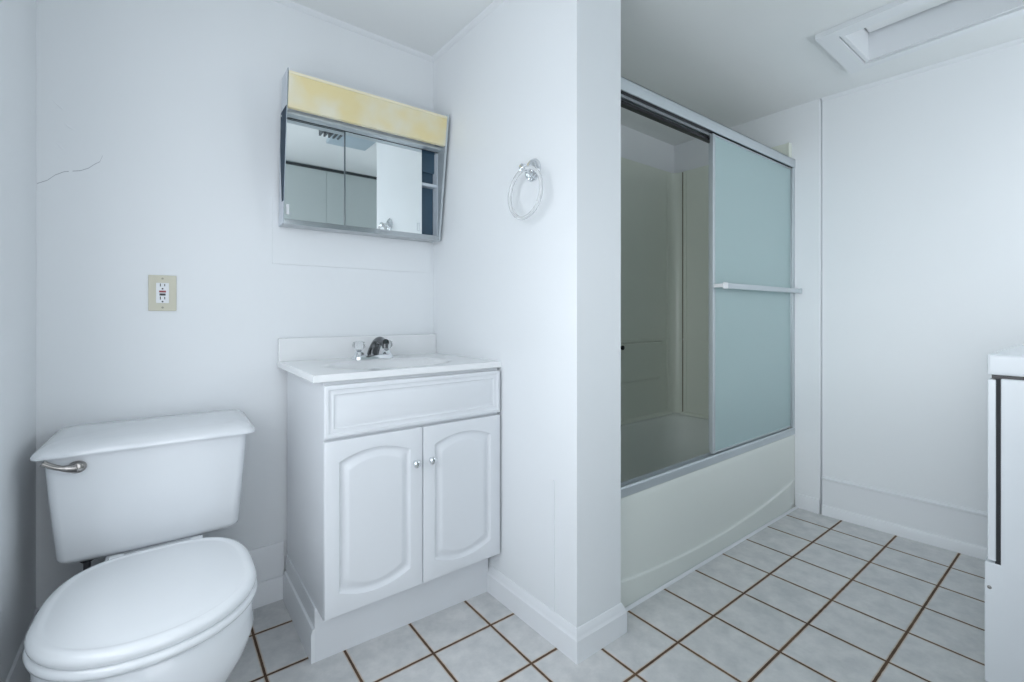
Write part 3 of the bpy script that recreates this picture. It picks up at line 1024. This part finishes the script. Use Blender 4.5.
# ------------------------------------------------------------------ sliding shower doors
frm = thing('shower_door_frame', 'satin aluminium frame of the sliding shower doors on the tub rim', 'shower frame', (2.0, YT + .045, TZ))
FX0, FX1 = PR + .001, XE - .0005
bm = BM()
box(bm, FX0, FX1, YT, YT + .006, 1.868, 1.915, .002)
box(bm, FX0, FX1, YT, YT + .062, 1.909, 1.915, .002)
box(bm, FX0, FX1, YT + .056, YT + .062, 1.850, 1.915, .002)
box(bm, FX0, FX1, YT + .029, YT + .032, 1.862, 1.912)
link('header', bm, ALU, frm)
bm = BM(); box(bm, FX0, FX1, YT + .033, YT + .055, 1.842, 1.852); box(bm, FX0, FX1, YT + .007, YT + .028, 1.872, 1.880)
link('track_channel', bm, BLACKP, frm, smooth=0)
bm = BM()
prof_ = [(YT + .002, TZ + .0005), (YT + .002, TZ + .030), (YT + .006, TZ + .036), (YT + .012, TZ + .036), (YT + .014, TZ + .014), (YT + .032, TZ + .016), (YT + .034, TZ + .038), (YT + .038, TZ + .038), (YT + .040, TZ + .016), (YT + .060, TZ + .018), (YT + .064, TZ + .0005)]
loft(bm, [[Vector((x, y, z)) for y, z in prof_] for x in (FX0, FX1)])
link('bottom_track', bm, ALU, frm, smooth=20)
for x0, x1 in ((FX0, FX0 + .026), (FX1 - .026, FX1)):
    bm = BM()
    box(bm, x0, x1, YT + .004, YT + .008, TZ + .036, 1.868, .001, 1)
    box(bm, x0, x1, YT + .056, YT + .060, TZ + .020, 1.868, .001, 1)
    if x0 == FX0:
        box(bm, x0, x0 + .003, YT + .004, YT + .060, TZ + .036, 1.868)
    else:
        box(bm, x1 - .003, x1, YT + .004, YT + .060, TZ + .036, 1.868)
    link('jamb', bm, ALU, frm)


def shower_door(name, label, x0, x1, y, bar):
    d = thing(name, label, 'shower door', ((x0 + x1) / 2, y, TZ + .03), group=None)
    bm = BM()
    z0, z1 = TZ + .040, 1.866
    box(bm, x0, x0 + .020, y - .008, y + .008, z0, z1, .002)
    box(bm, x1 - .007, x1, y - .008, y + .008, z0, z1, .002)
    box(bm, x0 + .020, x1 - .007, y - .006, y + .006, z0, z0 + .008, .001)
    box(bm, x0 + .020, x1 - .007, y - .006, y + .006, z1 - .007, z1, .001)
    link('frame', bm, ALU, d)
    bm = BM(); box(bm, x0 + .018, x1 - .005, y - .002, y + .002, z0 + .006, z1 - .005)
    link('glass_pane', bm, GLASS, d, smooth=0)
    return d


dA = shower_door('shower_door', 'front frosted glass shower door with a towel bar across its middle', 1.955, FX1 - .016, YT + .019, True)
bm = BM()
by_ = YT - .028
box(bm, 1.972, FX1 - .014, by_ - .004, by_ + .004, 1.176, 1.200, .002)
bar = link('towel_bar', bm, ALU, dA)
for x0, x1 in ((1.958, 1.998), (FX1 - .030, FX1 - .006)):
    bm = BM(); box(bm, x0, x1, by_ - .008, by_ - .0035, 1.174, 1.202, .002); box(bm, x0, x0 + .012, by_ - .006, YT + .0105, 1.180, 1.196, .002)
    link('bracket', bm, WHITEP if x0 < 2.5 else ALU, bar)
dB = shower_door('shower_door', 'rear frosted glass shower door slid behind the one with the towel bar', 1.993, FX1 - .055, YT + .046, False)
bm = BM(); box(bm, 1.973, 1.997, YT + .030, YT + .0375, 1.13, 1.245, .002)
link('finger_pull', bm, ALU, dB)

# ------------------------------------------------------------------ washing machine at the right edge
wm = thing('washing_machine', 'white laundry appliance cut off by the right edge of the photo', 'washing machine', (2.2, -.1, 0))
AX0, AX1, AY0, AY1 = 1.876, 2.56, -.42, .232
bm = BM()
box(bm, AX0, AX1, AY0, .200, .012, .880, .006, 3)
box(bm, AX0, AX1, .19, AY1, .012, .356, .006, 3)
link('body', bm, APPL, wm)
bm = BM(); box(bm, AX0 + .003, AX1 - .003, .195, .211, .35, .879)
link('door_gap', bm, DARK, wm, smooth=0)
bm = BM(); box(bm, AX0 + .001, AX1 - .001, .209, AY1 - .006, .362, .876, .004, 3)
link('front_panel', bm, APPL, wm)
bm = BM(); box(bm, AX0 - .001, AX1 + .006, AY0, AY1 - .005, .889, .947, .010, 4)
link('top', bm, APPL, wm)
bm = BM(); box(bm, AX0 + .006, AX1 - .006, AY0 + .01, AY1 - .014, .879, .890)
link('top_gap', bm, BLACKP, wm, smooth=0)
bm = BM(); lathe(bm, [(.001, 0), (.005, 0), (.004, .002), (.001, .003)], (AX0, .222, .285), (-1, 0, 0), 12)
link('screw', bm, NICKEL, wm)
for x in (AX0 + .05, AX1 - .05):
    for y in (AY0 + .05, AY1 - .05):
        bm = BM(); lathe(bm, [(.005, 0), (.02, 0), (.02, .008), (.012, .014), (.005, .014)], (x, y, 0), (0, 0, 1), 16)
        link('foot', bm, BLACKP, wm)
